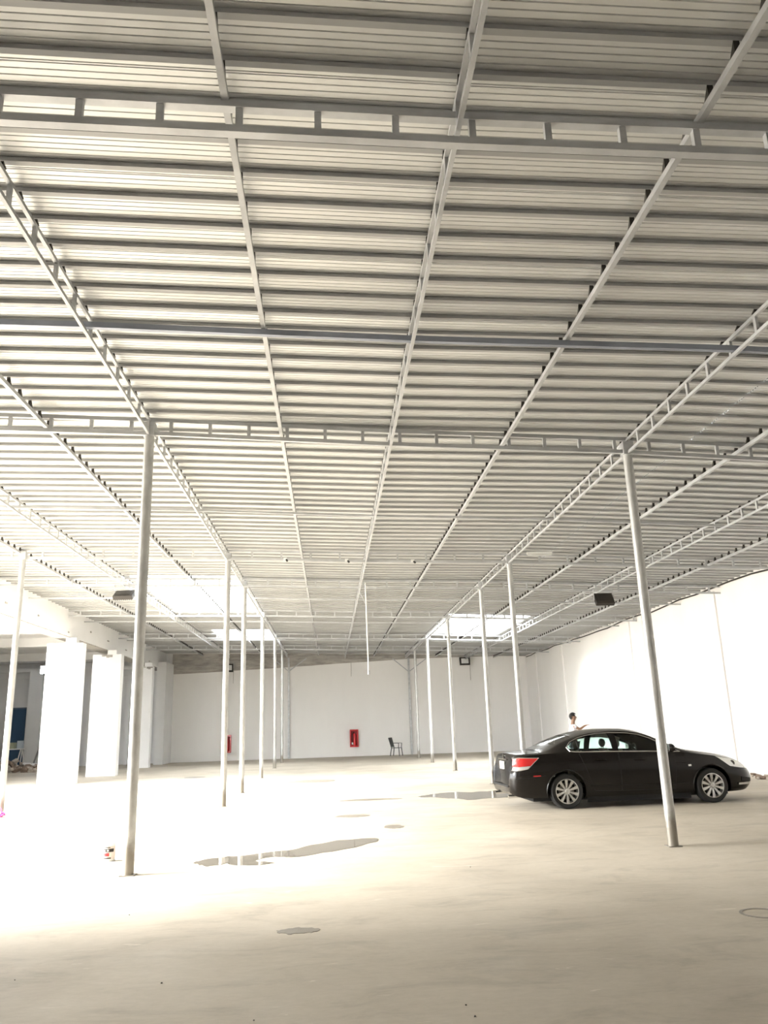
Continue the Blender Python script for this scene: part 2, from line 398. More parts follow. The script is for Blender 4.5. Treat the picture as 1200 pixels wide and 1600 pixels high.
# ------------------------------------------------------------------ posts
def post(label, x, y, top=None, r=.065):
    top = zc(x)-.03 if top is None else top
    t = thing('steel_post', label, 'post', (x, y, 0), group='round steel posts carrying the roof')
    MB().cyl((0, 0, 0), (0, 0, top), r, 20).build('pipe', M_post, t, smooth=True)
    MB().box(-.075, -.075, top-.0, .075, .075, top+.19).build('cap_box', M_galv, t)
    MB().box(-.085, -.085, 0, .085, .085, .01).build('base_plate', M_post, t)
post('nearest left steel post with a dirty brown foot, beside the paint tin', -2.356, 10.09)
post('second post of the left row, close to the red hose cabinet', -2.33, 18.3)
post('third post of the left row', -2.33, 21.95)
post('fourth post of the left row', -2.34, 28.18)
post('fifth post of the left row', -2.35, 34.9)
post('last free-standing post of the left row before the back wall', -2.35, 40.1)
post('nearest right steel post standing in front of the car', 4.281, 10.43)
post('right-row post rising from behind the car boot', 4.30, 18.25)
post('right-row post just left of the car tail with its foot visible', 4.29, 21.9)
post('right-row post below the large far roof light', 4.29, 28.5)
post('right-row post second from the back wall', 4.30, 34.95)
post('right-row post closest to the back wall, right of the chair', 4.30, 40.2)
post('far left overexposed post at the picture edge', -6.95, 18.2)
def wall_post(label, x):
    t = thing('braced_wall_post', label, 'post', (x, Y1-.10, 0), group='braced posts against the back wall')
    z = zc(x)
    MB().bar((0, 0, 0), (0, 0, z), .10, .10).build('pipe', M_galv, t)
    MB().bar((0, 0, z-.75), (1.0, 0, z-.05), .05, .05).build('brace', M_galv, t)
    MB().bar((0, 0, z-.75), (-.9, 0, z+.0), .05, .05).build('brace', M_galv, t)
wall_post('grey post with two slanting braces on the back wall, left one', -2.28)
wall_post('grey post with two slanting braces on the back wall, right of the chair', 4.45)
# pillars under the concrete beam
for lab, x0, x1, y in (('wide white pillar nearest the camera, right of the blue door', -9.84, -8.62, 28.6), ('second white pillar from the camera, with chipped plaster at its head', -9.58, -8.44, 33.2), ('third white pillar, partly behind the nearest left post', -9.4, -8.6, 39.8)):
    t = thing('white_pillar', lab, 'pillar', ((x0+x1)/2, y, 0), group='white pillars under the concrete beam'); hw = (x1-x0)/2
    MB().box(-hw, 0, 0, hw, .45, 4.72).build('shaft', M_plaster, t, bevel=.012)
    MB().box(.0, .05, 4.72, .36, .40, 4.90).build('bearing_block', M_plaster, t)
    for k in range(4):
        a = -hw+.2+random.random()*(hw*1.4)
        MB().box(a, -.012, 4.55+.12*random.random(), a+.12, 0, 4.70).build('plaster_chip', M_raw, t)
struct(MB().box(-9.1, 43.2, 0, -8.62, Y1, 5.2).build('trim_2', M_plaster))
cable = MB(); 
pts = []
for k in range(26): 
    y = 16.5 + k*(Y1-17)/25.; pts.append((XR-.05+.03*random.random()-.03, y, zc(XR)+.13+.10*random.random()))
tag(cable.tube(pts, .022, 6).build('mortar_gap_foam', M_lampblack), 'ragged dark seam of cable and mortar along the right wall top', 'cable')

# ------------------------------------------------------------------ lamps and small things on the roof
def floodlight(label, x, y, z, tilt, rz=0., wd=.53, hd=.36, lens=None):
    t = thing('floodlight', label, 'floodlight', (x, y, z), rz, group='black box floodlights')
    h = link('housing', MB().box(-wd/2, -.06, -hd/2, wd/2, .06, hd/2).mesh('housing', M_lampblack, bevel=.012), t, (0, 0, 0), (tilt, 0, 0))
    MB().box(-wd/2+.085, -.068, -hd/2+.08, wd/2-.085, -.058, hd/2-.08).build('lens', lens or M_lampblack, h)
    for k in range(9):
        xx = -wd/2+.05+k*(wd-.1)/8; MB().box(xx-.004, .06, -hd/2+.03, xx+.004, .095, hd/2-.03).build('cooling_fin', M_lampblack, h)
    g = MB(); zt = hd/2+.10
    g.bar((-wd/2-.02, 0, -.02), (-wd/2-.02, 0, zt), .012, .035); g.bar((wd/2+.02, 0, -.02), (wd/2+.02, 0, zt), .012, .035); g.bar((-wd/2-.02, 0, zt), (wd/2+.02, 0, zt), .035, .012)
    g.build('bracket', M_galv, t)
    return t
floodlight('black floodlight hanging from the right-hand roof truss', 7.70, 21.6, 4.80, math.radians(-32), .06)
floodlight('black floodlight hanging from the left-hand roof truss, cut by the nearest post', -5.50, 21.6, 5.20, math.radians(-55), -.1)
t = floodlight('black-framed floodlight with white lens on the back wall, right side', 7.62, Y1-.35, 4.95, math.radians(-8), 0, .58, .44, M_lens)
MB().bar((0, 0, .32), (0, .33, .32), .03, .03).build('wall_arm', M_galv, t)
t = floodlight('black-framed floodlight with white lens on the back wall, left side', -5.55, Y1-.35, 4.92, math.radians(-8), .25, .46, .44, M_lens)
MB().bar((0, 0, .32), (0, .33, .32), .03, .03).build('wall_arm', M_galv, t)
# small drop cables on the back wall
for lab, x, z0, z1 in (('thin cable hanging on the back wall below the right floodlight', 7.95, 3.9, 5.2), ('thin cable hanging on the back wall below the left floodlight', -5.35, 4.1, 5.0), ('short cable hanging on the back wall above the chair side cabinet', 1.2, 4.3, 5.2)):
    tag(MB().tube([(x, Y1-.03, z0), (x+.01, Y1-.02, (z0+z1)/2), (x, Y1-.02, z1)], .012, 6).build('hanging_cable', M_raw), lab, 'cable', 'thin cables down the back wall')
t = thing('hanging_rod', 'long thin white rod hanging from the roof in the middle of the hall', 'rod', (1.03, 21.3, 0))
MB().cyl((0, 0, 2.95), (-.03, 0, 5.35), .018, 8).build('rod', M_white, t, smooth=True)
MB().cyl((0, 0, 2.90), (0, 0, 3.0), .03, 8).build('rod_tip', M_galv, t, smooth=True)
MB().bar((-.03, 0, 4.75), (-.15, .9, 5.25), .015, .015).build('stay', M_galv, t)
for lab, x in (('small lamp holder on the lower chord left of the thin rafter', -1.0), ('small lamp holder on the lower chord just left of the middle truss', .43), ('small lamp holder with dark socket on the lower chord right of the middle truss', 1.98)):
    t = thing('lamp_holder', lab, 'lamp holder', (x, 18.19, zc(x)+.02), group='small lamp holders on the third truss')
    MB().box(-.04, -.05, -.03, .04, -.026, .03).build('mount', M_white, t)
    MB().cyl((.03, -.04, -.02), (.05, -.09, -.055), .024, 10).build('socket', M_black, t, smooth=True)
t = thing('tube_lamp', 'short white tube lamp under the roof right of the right post row', 'lamp', (4.95, 17.9, zc(4.95)+.16))
MB().box(-.30, -.03, 0, .30, .03, .05).build('batten', M_white, t); MB().cyl((-.28, 0, -.02), (.28, 0, -.02), .018, 8).build('tube', M_lens, t, smooth=True)
# glaring lamp in the annex
t = thing('annex_lamp', 'glaring lit lamp high in the side room left of the wide pillar', 'lamp', (-15.0, 43.9, 5.0))
MB().box(-.35, -.06, -.22, .35, .06, .22).build('housing', M_lampblack, t)
MB().box(-.32, -.075, -.19, .32, -.06, .19).build('lens', mat('lit_lens', (1, 1, 1), .3, emis=((.85, .92, 1), 30)), t)
MB().bar((0, 0, .22), (0, 0, .44), .03, .03).build('bracket', M_galv, t)

# ------------------------------------------------------------------ red hose cabinets
def cabinet(label, x, z):
    t = thing('fire_hose_cabinet', label, 'fire cabinet', (x, Y1, z), group='red fire cabinets on the back wall')
    W_, H_, D = .46, .92, .2
    g = MB(); g.box(-W_/2, -D, 0, W_/2, -D+.02, .07).box(-W_/2, -D, H_-.07, W_/2, -D+.02, H_).box(-W_/2, -D, .07, -W_/2+.05, -D+.02, H_-.07).box(W_/2-.05, -D, .07, W_/2, -D+.02, H_-.07)
    g.build('front_frame', M_red, t)
    g = MB(); g.box(-W_/2, -.015, 0, W_/2, 0, H_).box(-W_/2, -D+.02, 0, -W_/2+.015, -.015, H_).box(W_/2-.015, -D+.02, 0, W_/2, -.015, H_).box(-W_/2, -D+.02, 0, W_/2, -.015, .015).box(-W_/2, -D+.02, H_-.015, W_/2, -.015, H_)
    g.build('box', M_redin, t)
    e = MB().lathe([(0, .10), (.075, .10), (.08, .13), (.08, .60), (.06, .68), (.025, .72), (0, .72)], 16, c=(.03, -.10, 0)).build('extinguisher', M_red, t, smooth=True)
    MB().tube([(.03, -.1, .74), (-.05, -.1, .78), (-.11, -.11, .68), (-.12, -.12, .40), (-.10, -.12, .28)], .018, 8).build('hose', M_black, e, smooth=True)
    MB().box(-.14, -.185, .13, -.06, -.175, .24).build('notice_plate', M_white, t)
cabinet('red fire cabinet on the back wall, left of the second left post', -5.62, .42)
cabinet('red fire cabinet on the back wall between the two braced posts', 1.29, .50)

# ------------------------------------------------------------------ plastic armchair
t = thing('plastic_armchair', 'dark green plastic armchair standing alone before the back wall', 'chair', (3.5, 43.9, 0), math.radians(66))
# local: faces -y
MB().box(-.24, -.24, .40, .24, .22, .43).build('seat', M_chair, t, bevel=.012)
bk = MB(); bk.bar((-.22, .20, .42), (-.24, .34, .92), .05, .03, (0, -1, 0)); bk.bar((.22, .20, .42), (.24, .34, .92), .05, .03, (0, -1, 0)); bk.bar((-.25, .34, .91), (.25, .34, .91), .03, .07)
bk.bar((-.22, .215, .48), (.22, .215, .48), .03, .05); bko = bk.build('backrest', M_chair, t)
for k in range(6):
    x = -.155+k*.062; MB().bar((x, .215, .48), (x, .335, .90), .035, .015, (0, -1, 0)).build('slat', M_chair, bko)
for sx in (-1, 1):
    MB().bar((sx*.22, -.21, .42), (sx*.26, -.25, 0), .05, .035).build('leg', M_chair, t)
    MB().bar((sx*.21, .20, .42), (sx*.25, .27, 0), .05, .035).build('leg', M_chair, t)
    MB().bar((sx*.25, -.22, .65), (sx*.25, .27, .66), .05, .025).bar((sx*.25, -.22, .65), (sx*.235, -.20, .42), .04, .03).build('armrest', M_chair, t)

# ------------------------------------------------------------------ paint tin
t = thing('paint_tin', 'small white paint tin with red and black label by the nearest left post', 'tin', (-2.88, 11.25, 0), .25)
MB().lathe([(0, 0), (.078, 0), (.08, .008), (.076, .016), (.076, .205), (.08, .212), (.074, .218), (.070, .208), (0, .208)], 24).build('can', M_white, t, smooth=True)
def wrap(z0, z1, a0, a1, m, nm, r=.0775, par=t):
    MB().grid([[(r*math.cos(a0+(a1-a0)*k/10), r*math.sin(a0+(a1-a0)*k/10), z) for k in range(11)] for z in (z0, z1)]).build(nm, m, par)
wrap(.030, .185, -PI*.98, -PI*.05, mat('label_cream', (.70, .62, .58), .6), 'label')
wrap(.115, .155, -PI*.9, -PI*.25, M_lampblack, 'label_print', .0785); wrap(.125, .145, -PI*.62, -PI*.52, M_white, 'label_print', .0792)
wrap(.125, .14, -PI*.82, -PI*.72, M_white, 'label_print', .0792); wrap(.165, .175, -PI*.8, -PI*.45, M_lampblack, 'label_print', .0785)
wrap(.065, .105, -PI*.95, -PI*.5, M_red, 'label_print', .0785); wrap(.035, .05, -PI*.88, -PI*.4, M_lampblack, 'label_print', .0785)
MB().tube([(.076*math.cos(a), .076*math.sin(a)*.2-.04, .19-.07*math.sin(a)) for a in [PI*k/10 for k in range(11)]], .003, 5).build('handle', M_galv, t)

# ------------------------------------------------------------------ pink litter at the left edge
t = thing('pink_plastic_bag', 'small crumpled pink plastic bag at the foot of the far left post', 'bag', (-6.85, 17.9, 0))
bm = bmesh.new(); bmesh.ops.create_icosphere(bm, subdivisions=3, radius=.1)
for v in bm.verts: v.co *= .75+.5*random.random(); v.co.z = max(0, v.co.z*.55+.045)
me = bpy.data.meshes.new('bag_body'); bm.to_mesh(me); bm.free(); me.materials.append(mat('pink_plastic', (.85, .12, .4), .4)); link('bag_body', me, t)
MB().tube([(-.03, 0, .08), (-.05, 0, .15), (.0, .01, .19), (.04, 0, .14), (.03, 0, .08)], .006, 5).build('bag_handle', MATS['pink_plastic'], t)

# ------------------------------------------------------------------ puddles and marks
def blob(name, pts, m, label, cat, group=None, z=.004, jit=.06, sub=4):
    n = len(pts); out = []
    rnd = random.Random(len(label)*7+n)
    for i in range(n):
        p0, p1, p2, p3 = [Vector(pts[(i+k-1) % n]) for k in range(4)]
        for s_ in range(sub):
            u = s_/sub
            q = .5*((2*p1)+(-p0+p2)*u+(2*p0-5*p1+4*p2-p3)*u*u+(-p0+3*p1-3*p2+p3)*u**3)
            out.append((q.x+rnd.uniform(-jit, jit)*.4, q.y+rnd.uniform(-jit, jit)))
    g = MB().prism(out, 0.0005, z)
    o = g.build(name, m); tag(o, label, cat, group); return o
blob('puddle', [(-1.72, 10.85), (-1.47, 11.12), (-1.16, 11.24), (-.6, 11.52), (-.17, 11.98), (.2, 12.3), (.68, 12.25), (.42, 11.68), (-.14, 11.15), (-.5, 10.85), (-.75, 10.95), (-.95, 10.75), (-.72, 10.5), (-1.1, 10.38), (-1.30, 10.6), (-1.5, 10.42), (-1.62, 10.62)], M_water, 'long shallow puddle between the two nearest posts mirroring white columns', 'puddle', 'puddles', jit=.05)
blob('puddle', [(2.0, 18.9), (2.8, 19.6), (3.5, 19.5), (4.2, 19.7), (4.3, 18.6), (3.6, 17.9), (2.9, 17.7), (2.5, 18.2)], M_water, 'bright puddle on the floor behind the tail of the car', 'puddle', 'puddles', jit=.12)
DS = [((450, 1448), (2, 1.2)), ]
for lab, x, y, a, bb in (('small oval damp patch on the foreground floor, below the long puddle', -.28, 7.07, .17, .10), ('damp patch beyond the long puddle at the hall middle', .35, 15.4, .32, .22), ('dark damp spots right of the long puddle', 1.0, 13.6, .16, .28), ('large faint damp patch far back in the middle of the floor', -.6, 25.6, .9, .9), ('narrow damp streak left of the puddle behind the car', .8, 18.6, .7, .22), ('dark patch at the foot of the back posts', -4.9, 30.2, .4, .5)):
    pts = [(x+a*math.cos(2*PI*k/9)*(.8+.35*random.random()), y+bb*math.sin(2*PI*k/9)*(.8+.35*random.random())) for k in range(9)]
    blob('damp_patch', pts, M_damp, lab, 'stain', 'damp patches on the floor', z=.003, jit=.02)
g = MB().lathe([(.15, .0006), (.15, .004), (.175, .004), (.175, .0006), (.15, .0006)], 28); tag(g.build('ring_mark', M_damp, None, (3.50, 6.88, 0)), 'dark ring mark on the floor at the right picture edge', 'mark')
pebs = [(1.56, 9.6, 'single dark chip of grit on the floor between the long puddle and the right post'), (.76, 5.12, 'upper of two dark chips of grit at the bottom edge right of centre'), (.78, 4.93, 'lower of two dark chips of grit at the bottom edge right of centre'),
        (-1.83, 7.96, 'dark chip of grit on the pale floor below the nearest left post'), (-1.12, 5.86, 'dark chip of grit on the lower left floor, halfway to the bottom middle'), (-.45, 5.07, 'dark chip of grit at the bottom edge left of centre'), (-2.14, 6.11, 'dark chip of grit nearest the lower left picture edge')]
bm = bmesh.new(); bmesh.ops.create_icosphere(bm, subdivisions=1, radius=.014)
for v in bm.verts: v.co *= .7+.6*random.random(); v.co.z = v.co.z*.6+.006
me = bpy.data.meshes.new('pebble'); bm.to_mesh(me); bm.free(); me.materials.append(M_lampblack)
for (x, y, lab) in pebs:
    o = link('pebble', me, None, (x, y, 0), (0, 0, random.random()*6)); s_ = .35+random.random()*.3; o.scale = (s_, s_, s_)
    tag(o, lab, 'pebble', 'grit on the foreground floor')

# ------------------------------------------------------------------ rubble, poles, table
def rock_mesh(sx, sy, sz, m, seed):
    rnd = random.Random(seed); bm = bmesh.new(); bmesh.ops.create_cube(bm, size=1)
    for v in bm.verts: v.co = Vector((v.co.x*sx*rnd.uniform(.75, 1.15), v.co.y*sy*rnd.uniform(.75, 1.15), v.co.z*sz*rnd.uniform(.75, 1.15)))
    bmesh.ops.bevel(bm, geom=bm.edges[:], offset=min(sx, sy, sz)*.12, segments=1, affect='EDGES')
    me = bpy.data.meshes.new('rubble_stone'); bm.to_mesh(me); bm.free(); me.materials.append(m); return me
M_br = mat('rubble_brown', (.33, .24, .18), .9, noise=.5, nscale=8); M_br2 = mat('rubble_pale', (.52, .45, .38), .9, noise=.3, nscale=8)
rocks = [rock_mesh(.34, .26, .20, M_br, 1), rock_mesh(.26, .2, .16, M_br2, 2), rock_mesh(.42, .24, .14, M_br, 3), rock_mesh(.2, .2, .18, M_br2, 4)]
t = thing('rubble_pile', 'heap of brown broken bricks and rubble in the side room', 'rubble', (-15.2, 40.6, 0))
for k in range(130):
    x = random.uniform(-1.9, 1.8); y = random.uniform(-1.4, 1.2)
    hh = max(0, .62*(1-max(0, x)/1.8)*(1-abs(y)/1.7)*(1 if x < 0 else .9)); z = random.uniform(.0, max(.05, hh))
    if x > .15 and y > .3: continue
    link('brick', rocks[k % 4], t, (x, y, z+.06), (random.uniform(-.5, .5), random.uniform(-.5, .5), random.uniform(0, 6)))
t = thing('wall_rubble', 'small scattered stones along the foot of the right wall in front of the car', 'rubble', (10.8, 21.5, 0))
for k in range(26):
    o = link('stone', rocks[(k*3) % 4], t, (random.uniform(-.25, .32), random.uniform(-2.8, 2.2), .035), (random.uniform(-.3, .3), random.uniform(-.3, .3), random.uniform(0, 6))); s_ = random.uniform(.25, .6); o.scale = (s_, s_, s_)
for lab, a, b2 in (('taller dark pole leaning on the side room wall', (-14.35, 41.6, 0), (-14.95, Y1-.55, 2.55)), ('shorter dark pole leaning beside the taller one', (-14.62, 41.6, 0), (-15.0, Y1-.55, 2.15))):
    tag(MB().cyl(a, b2, .045, 10).build('leaning_pole', mat('weathered_pole', (.16, .15, .14), .8, noise=.3, nscale=9), smooth=True), lab, 'pole', 'poles leaning in the side room')
tag(rock_me_obj := link('broken_slab', rock_mesh(.9, .4, .08, M_plaster, 9), None, (-14.3, 40.9, .30), (.1, .12, .5)), 'white broken plaster slab lying on the rubble heap', 'rubble')
t = thing('trestle_table', 'small table on white trestle legs before the blue door', 'table', (-16.1, 43.2, 0))
MB().box(-.55, -.3, .98, .45, .3, 1.03).build('tabletop', M_white, t)
for x in (-.45, .35):
    for sy in (-1, 1): MB().bar((x-.12, sy*.28, 0), (x+.02, sy*.1, .98), .04, .04).build('leg', M_white, t)
    MB().bar((x+.16, .25, 0), (x+.02, .1, .98), .04, .04).build('leg', M_white, t)
o = MB().box(-.2, -.17, 0, .2, .17, .30).build('storage_box', mat('khaki_box', (.38, .40, .28), .7), None, (-16.25, 43.2, 1.03), bevel=.01); tag(o, 'khaki box on the trestle table', 'box')
o = MB().box(-.12, -.15, 0, .12, .15, .38).build('storage_box', mat('pale_box', (.55, .62, .68), .7), None, (-15.8, 43.2, 1.03), bevel=.01); tag(o, 'pale grey-blue box at the right end of the trestle table', 'box')

# ------------------------------------------------------------------ the saloon car (x forward, near side is -y, z up)
def interp(tab, x):
    if x <= tab[0][0]: return tab[0][1]
    for i in range(len(tab)-1):
        (x0, v0), (x1, v1) = tab[i], tab[i+1]
        if x <= x1:
            t = (x-x0)/(x1-x0)
            vm = tab[i-1] if i > 0 else (x0-(x1-x0), v0-(v1-v0)); vp = tab[i+2] if i+2 < len(tab) else (x1+(x1-x0), v1+(v1-v0))
            m0 = (v1-vm[1])/(x1-vm[0])*(x1-x0); m1 = (vp[1]-v0)/(vp[0]-x0)*(x1-x0)
            if (v1-v0)*m0 <= 0: m0 = 0
            if (v1-v0)*m1 <= 0: m1 = 0
            t2, t3 = t*t, t*t*t
            return (2*t3-3*t2+1)*v0+(t3-2*t2+t)*m0+(-2*t3+3*t2)*v1+(t3-t2)*m1
    return tab[-1][1]
T_w = [(0, .66), (.06, .77), (.15, .835), (.3, .872), (.6, .892), (1.2, .90), (3.4, .90), (4.0, .895), (4.3, .875), (4.5, .82), (4.66, .72), (4.78, .56), (4.85, .42)]
T_zt = [(0, .93), (.08, .985), (.2, 1.0), (.45, 1.015), (.72, 1.03), (.9, 1.10), (1.15, 1.205), (1.45, 1.30), (1.75, 1.365), (2.1, 1.395), (2.45, 1.395), (2.75, 1.355), (3.0, 1.265), (3.3, 1.115), (3.5, 1.005), (3.62, .975), (3.9, .935), (4.2, .885), (4.45, .83), (4.62, .765), (4.75, .68), (4.85, .57)]
T_ze = [(0, .91), (.08, .955), (.2, .97), (.45, .985), (.72, .995), (.9, 1.04), (1.15, 1.14), (1.45, 1.245), (1.75, 1.31), (2.1, 1.34), (2.45, 1.335), (2.75, 1.285), (3.0, 1.195), (3.3, 1.055), (3.5, .965), (3.62, .935), (3.9, .885), (4.2, .835), (4.45, .78), (4.62, .715), (4.75, .635), (4.85, .54)]
T_ye = [(0, .56), (.08, .68), (.2, .74), (.45, .775), (.72, .76), (.9, .72), (1.15, .665), (1.45, .62), (1.75, .60), (2.45, .60), (2.75, .615), (3.0, .65), (3.3, .705), (3.5, .745), (3.62, .765), (3.9, .77), (4.2, .745), (4.45, .68), (4.62, .58), (4.75, .44), (4.85, .32)]
T_zb = [(0, .30), (.1, .24), (.3, .21), (.7, .20), (1.2, .17), (3.9, .17), (4.3, .18), (4.6, .19), (4.75, .22), (4.85, .28)]
def belt(x): return min(interp([(0, .90), (.5, .965), (1.2, .975), (2.5, .95), (3.4, .915), (3.6, .90), (4.2, .81), (4.6, .69), (4.85, .52)], x), interp(T_ze, x)-.02)
def side_y(x, z):
    w_ = interp(T_w, x); zb_ = interp(T_zb, x); be = belt(x); yb = w_*.945
    if z <= be:
        t = (z-zb_)/(be-zb_); t = max(0, min(1, t))
        return w_*interp([(0, .93), (.12, .965), (.30, .985), (.52, 1.0), (.72, .998), (.80, .985), (.92, .965), (1, .945)], t)
    ze = interp(T_ze, x); t = min(1, (z-be)/max(1e-4, ze-be)); ye = interp(T_ye, x)
    return yb+(ye-yb)*t+.028*math.sin(PI*t)*min(1, (ze-be)/.3)
def top_z(x, y):
    zt = interp(T_zt, x); ze = interp(T_ze, x); ye = interp(T_ye, x); r = min(1, abs(y)/ye)
    return zt-(zt-ze)*r**2.6
def shift(x, z):                                     # rake of the tail and the nose
    if x < .5: x += (1-x/.5)*interp([(0, .10), (.3, .02), (.45, 0), (.62, .0), (.70, .05), (.9, .10), (1.0, .09)], z)
    if x > 4.4: x += (x-4.4)/.45*interp([(0, 0), (.22, .02), (.35, .07), (.5, .055), (.62, .01), (.8, -.04)], z)
    if x < 1.16: x = 1.16-(1.16-x)*.88
    if x > 3.96: x = 3.96+(x-3.96)*1.06
    return x
def section(x, inset=0., zfloor=None):
    be = belt(x); zb_ = interp(T_zb, x) if zfloor is None else zfloor; ze = interp(T_ze, x); ye = interp(T_ye, x); P = []
    P.append((0, zb_)); P.append((side_y(x, zb_)*.6, zb_)); P.append((side_y(x, zb_)*.95-inset, zb_))
    for k in range(1, 11): z = zb_+(be-zb_)*k/10; P.append((side_y(x, z)-inset, z))
    for k in range(1, 7): z = be+(ze-be)*k/6; P.append((side_y(x, z)-inset, z-(inset if k == 6 else 0)))
    for r in (.93, .84, .7, .5, .25): P.append((ye*r-inset*r, top_z(x, ye*r)-inset))
    P.append((0, interp(T_zt, x)-inset))
    return P
def loft(stations, inset=0., zfloor=None, sh=True):
    bm = bmesh.new(); rings = []
    for x in stations:
        P = section(x, inset, zfloor); ring = [(-y, z) for y, z in P[::-1]] + [(y, z) for y, z in P[1:-1]]
        rings.append([bm.verts.new((shift(x, z) if sh else x, y, z)) for y, z in ring])
    n = len(rings[0])
    for a, b2 in zip(rings, rings[1:]):
        for k in range(n): bm.faces.new((a[k], a[(k+1) % n], b2[(k+1) % n], b2[k]))
    bm.faces.new(rings[0][::-1]); bm.faces.new(rings[-1])
    bmesh.ops.recalc_face_normals(bm, faces=bm.faces)
    return bm
def bm_obj(bm, name, m):
    me = bpy.data.meshes.new(name); bm.to_mesh(me); bm.free(); me.materials.append(m); o = bpy.data.objects.new(name, me); C.objects.link(o); return o
def cut(target, cutters):
    for c_ in cutters:
        md = target.modifiers.new('cut', 'BOOLEAN'); md.operation = 'DIFFERENCE'; md.object = c_; md.solver = 'EXACT'
    dg = bpy.context.evaluated_depsgraph_get(); dg.update()
    me = bpy.data.meshes.new_from_object(target.evaluated_get(dg)); target.modifiers.clear()
    old = target.data; target.data = me; bpy.data.meshes.remove(old)
    for c_ in cutters: d = c_.data; bpy.data.objects.remove(c_); bpy.data.meshes.remove(d)
M_paint = mat('dark_brown_car_paint', (.006, .0045, .0036), .22, metal=0., coat=.22, spec=.28)
M_tyre = mat('tyre_rubber', (.018, .018, .018), .75)
M_alloy = mat('alloy_silver', (.62, .62, .61), .28, metal=.85)
M_chrome = mat('chrome_trim', (.75, .75, .74), .12, metal=1.)
M_glass = glass_material('green_car_glass', (.80, .96, .93))
M_screen = glass_material('rear_screen_glass', (.22, .26, .25))
M_seat = mat('beige_leather', (.36, .32, .25), .6)
M_cabin = mat('cabin_trim', (.035, .033, .03), .7)
M_tail = mat('red_lens', (.55, .02, .02), .12, coat=1., metal=0.)
M_clear = mat('clear_lens', (.72, .72, .70), .1, metal=.5, coat=1.)
M_under = mat('underbody_black', (.01, .01, .01), .8)

car = thing('car', 'dark brown four-door saloon car parked with its nose to the right wall', 'car', (3.16, 15.03, 0), math.radians(1.7))
CY = .90                                            # local y of the car's centre line
WR, WX = .308, (1.16, 3.96)
st = sorted(set([0, .02, .05, .09, .14, .2, .28, .36, .45, .6, .72, .8, .9, 1.02, 1.15, 1.3, 1.45, 1.6, 1.75, 1.92, 2.1, 2.28, 2.45, 2.6, 2.75, 2.88, 3.0, 3.15, 3.3, 3.42, 3.5, 3.56, 3.62, 3.75, 3.9, 4.05, 4.2, 4.33, 4.45, 4.54, 4.62, 4.69, 4.75, 4.8, 4.83, 4.85]))
body = bm_obj(loft(st), 'body', M_paint)
cutters = []
inner = bm_obj(loft([1.02, 1.15, 1.3, 1.45, 1.6, 1.75, 1.92, 2.1, 2.28, 2.45, 2.6, 2.75, 2.88, 3.0, 3.15, 3.3, 3.38], .045, .36, False), 'c', M_cabin); cutters.append(inner)
for x in WX:
    for s_ in (-1, 1):
        g = MB().cyl((x, s_*.55, WR+.005), (x, s_*1.1, WR+.005), .365, 40); cutters.append(bm_obj_ := link('c', g.mesh('c', M_under)))
def up_edge(x): return interp(T_ze, x)-.045
def poly_cut(poly):                                  # outline in x, z pushed through the whole width
    g = MB(); n = len(poly); g.v = [(x, -1.2, z) for x, z in poly]+[(x, 1.2, z) for x, z in poly]
    for k in range(n): g.f.append([k, (k+1) % n, n+(k+1) % n, n+k])
    g.f.append(list(range(n))); g.f.append(list(range(n, 2*n))[::-1])
    return link('c', g.mesh('c', M_paint))
def win_poly(pts_top, x0, x1, tip=None):
    bot = [(x1, belt(x1)+.03), ((x0+x1)/2, belt((x0+x1)/2)+.03), (x0, belt(x0)+.03)]
    return pts_top + bot
topR = [(1.27, 1.09), (1.36, 1.155), (1.50, 1.215), (1.68, 1.258), (1.9, 1.288), (2.12, 1.295)]
win_rear = topR + [(2.13, belt(2.13)+.03), (1.7, belt(1.7)+.03), (1.38, belt(1.38)+.03), (1.29, 1.03)]
topF = [(2.24, 1.293), (2.45, 1.285), (2.68, 1.25), (2.88, 1.18), (3.06, 1.085), (3.22, 1.0)]
win_front = topF + [(3.26, belt(3.26)+.03), (2.8, belt(2.8)+.03), (2.23, belt(2.23)+.03)]
cutters += [poly_cut(win_rear), poly_cut(win_front)]
def top_cut(poly): return link('c', MB().prism(poly, .9, 1.6).mesh('c', M_paint))
cutters.append(top_cut([(2.80, -.50), (3.36, -.60), (3.36, .60), (2.80, .50)]))
cutters.append(top_cut([(1.03, -.55), (1.42, -.50), (1.42, .50), (1.03, .55)]))
cut(body, cutters)
for p in body.data.polygons: p.use_smooth = True
body.data.set_sharp_from_angle(angle=math.radians(32))
body.parent = car; body.location = (0, CY, 0)
def part(g, name, m, smooth=True, parent=None, **kw):
    o = g.build(name, m, parent or car, (0, CY, 0) if parent is None else (0, 0, 0), smooth=smooth, **kw); return o
def patch(poly_top, poly_bot, s_, off, n=14, rows=4):
    """surface patch on side s_: top and bottom curves as (x, z) lists, offset outwards"""
    def ev(c_, t):
        L_ = [0]
        for a, b2 in zip(c_, c_[1:]): L_.append(L_[-1]+math.hypot(b2[0]-a[0], b2[1]-a[1]))
        d = t*L_[-1]
        for k in range(len(c_)-1):
            if d <= L_[k+1]+1e-9:
                u = (d-L_[k])/max(1e-9, L_[k+1]-L_[k]); return (c_[k][0]+(c_[k+1][0]-c_[k][0])*u, c_[k][1]+(c_[k+1][1]-c_[k][1])*u)
        return c_[-1]
    out = []
    for j in range(rows+1):
        r = []
        for k in range(n+1):
            a = ev(poly_bot, k/n); b2 = ev(poly_top, k/n); u = j/rows
            x = a[0]+(b2[0]-a[0])*u; z = a[1]+(b2[1]-a[1])*u
            r.append((shift(x, z), s_*(side_y(x, z)+off), z))
        out.append(r)
    return out
def curve_on(pts, s_, off): return [(shift(x, z), s_*(side_y(x, z)+off), z) for x, z in pts]
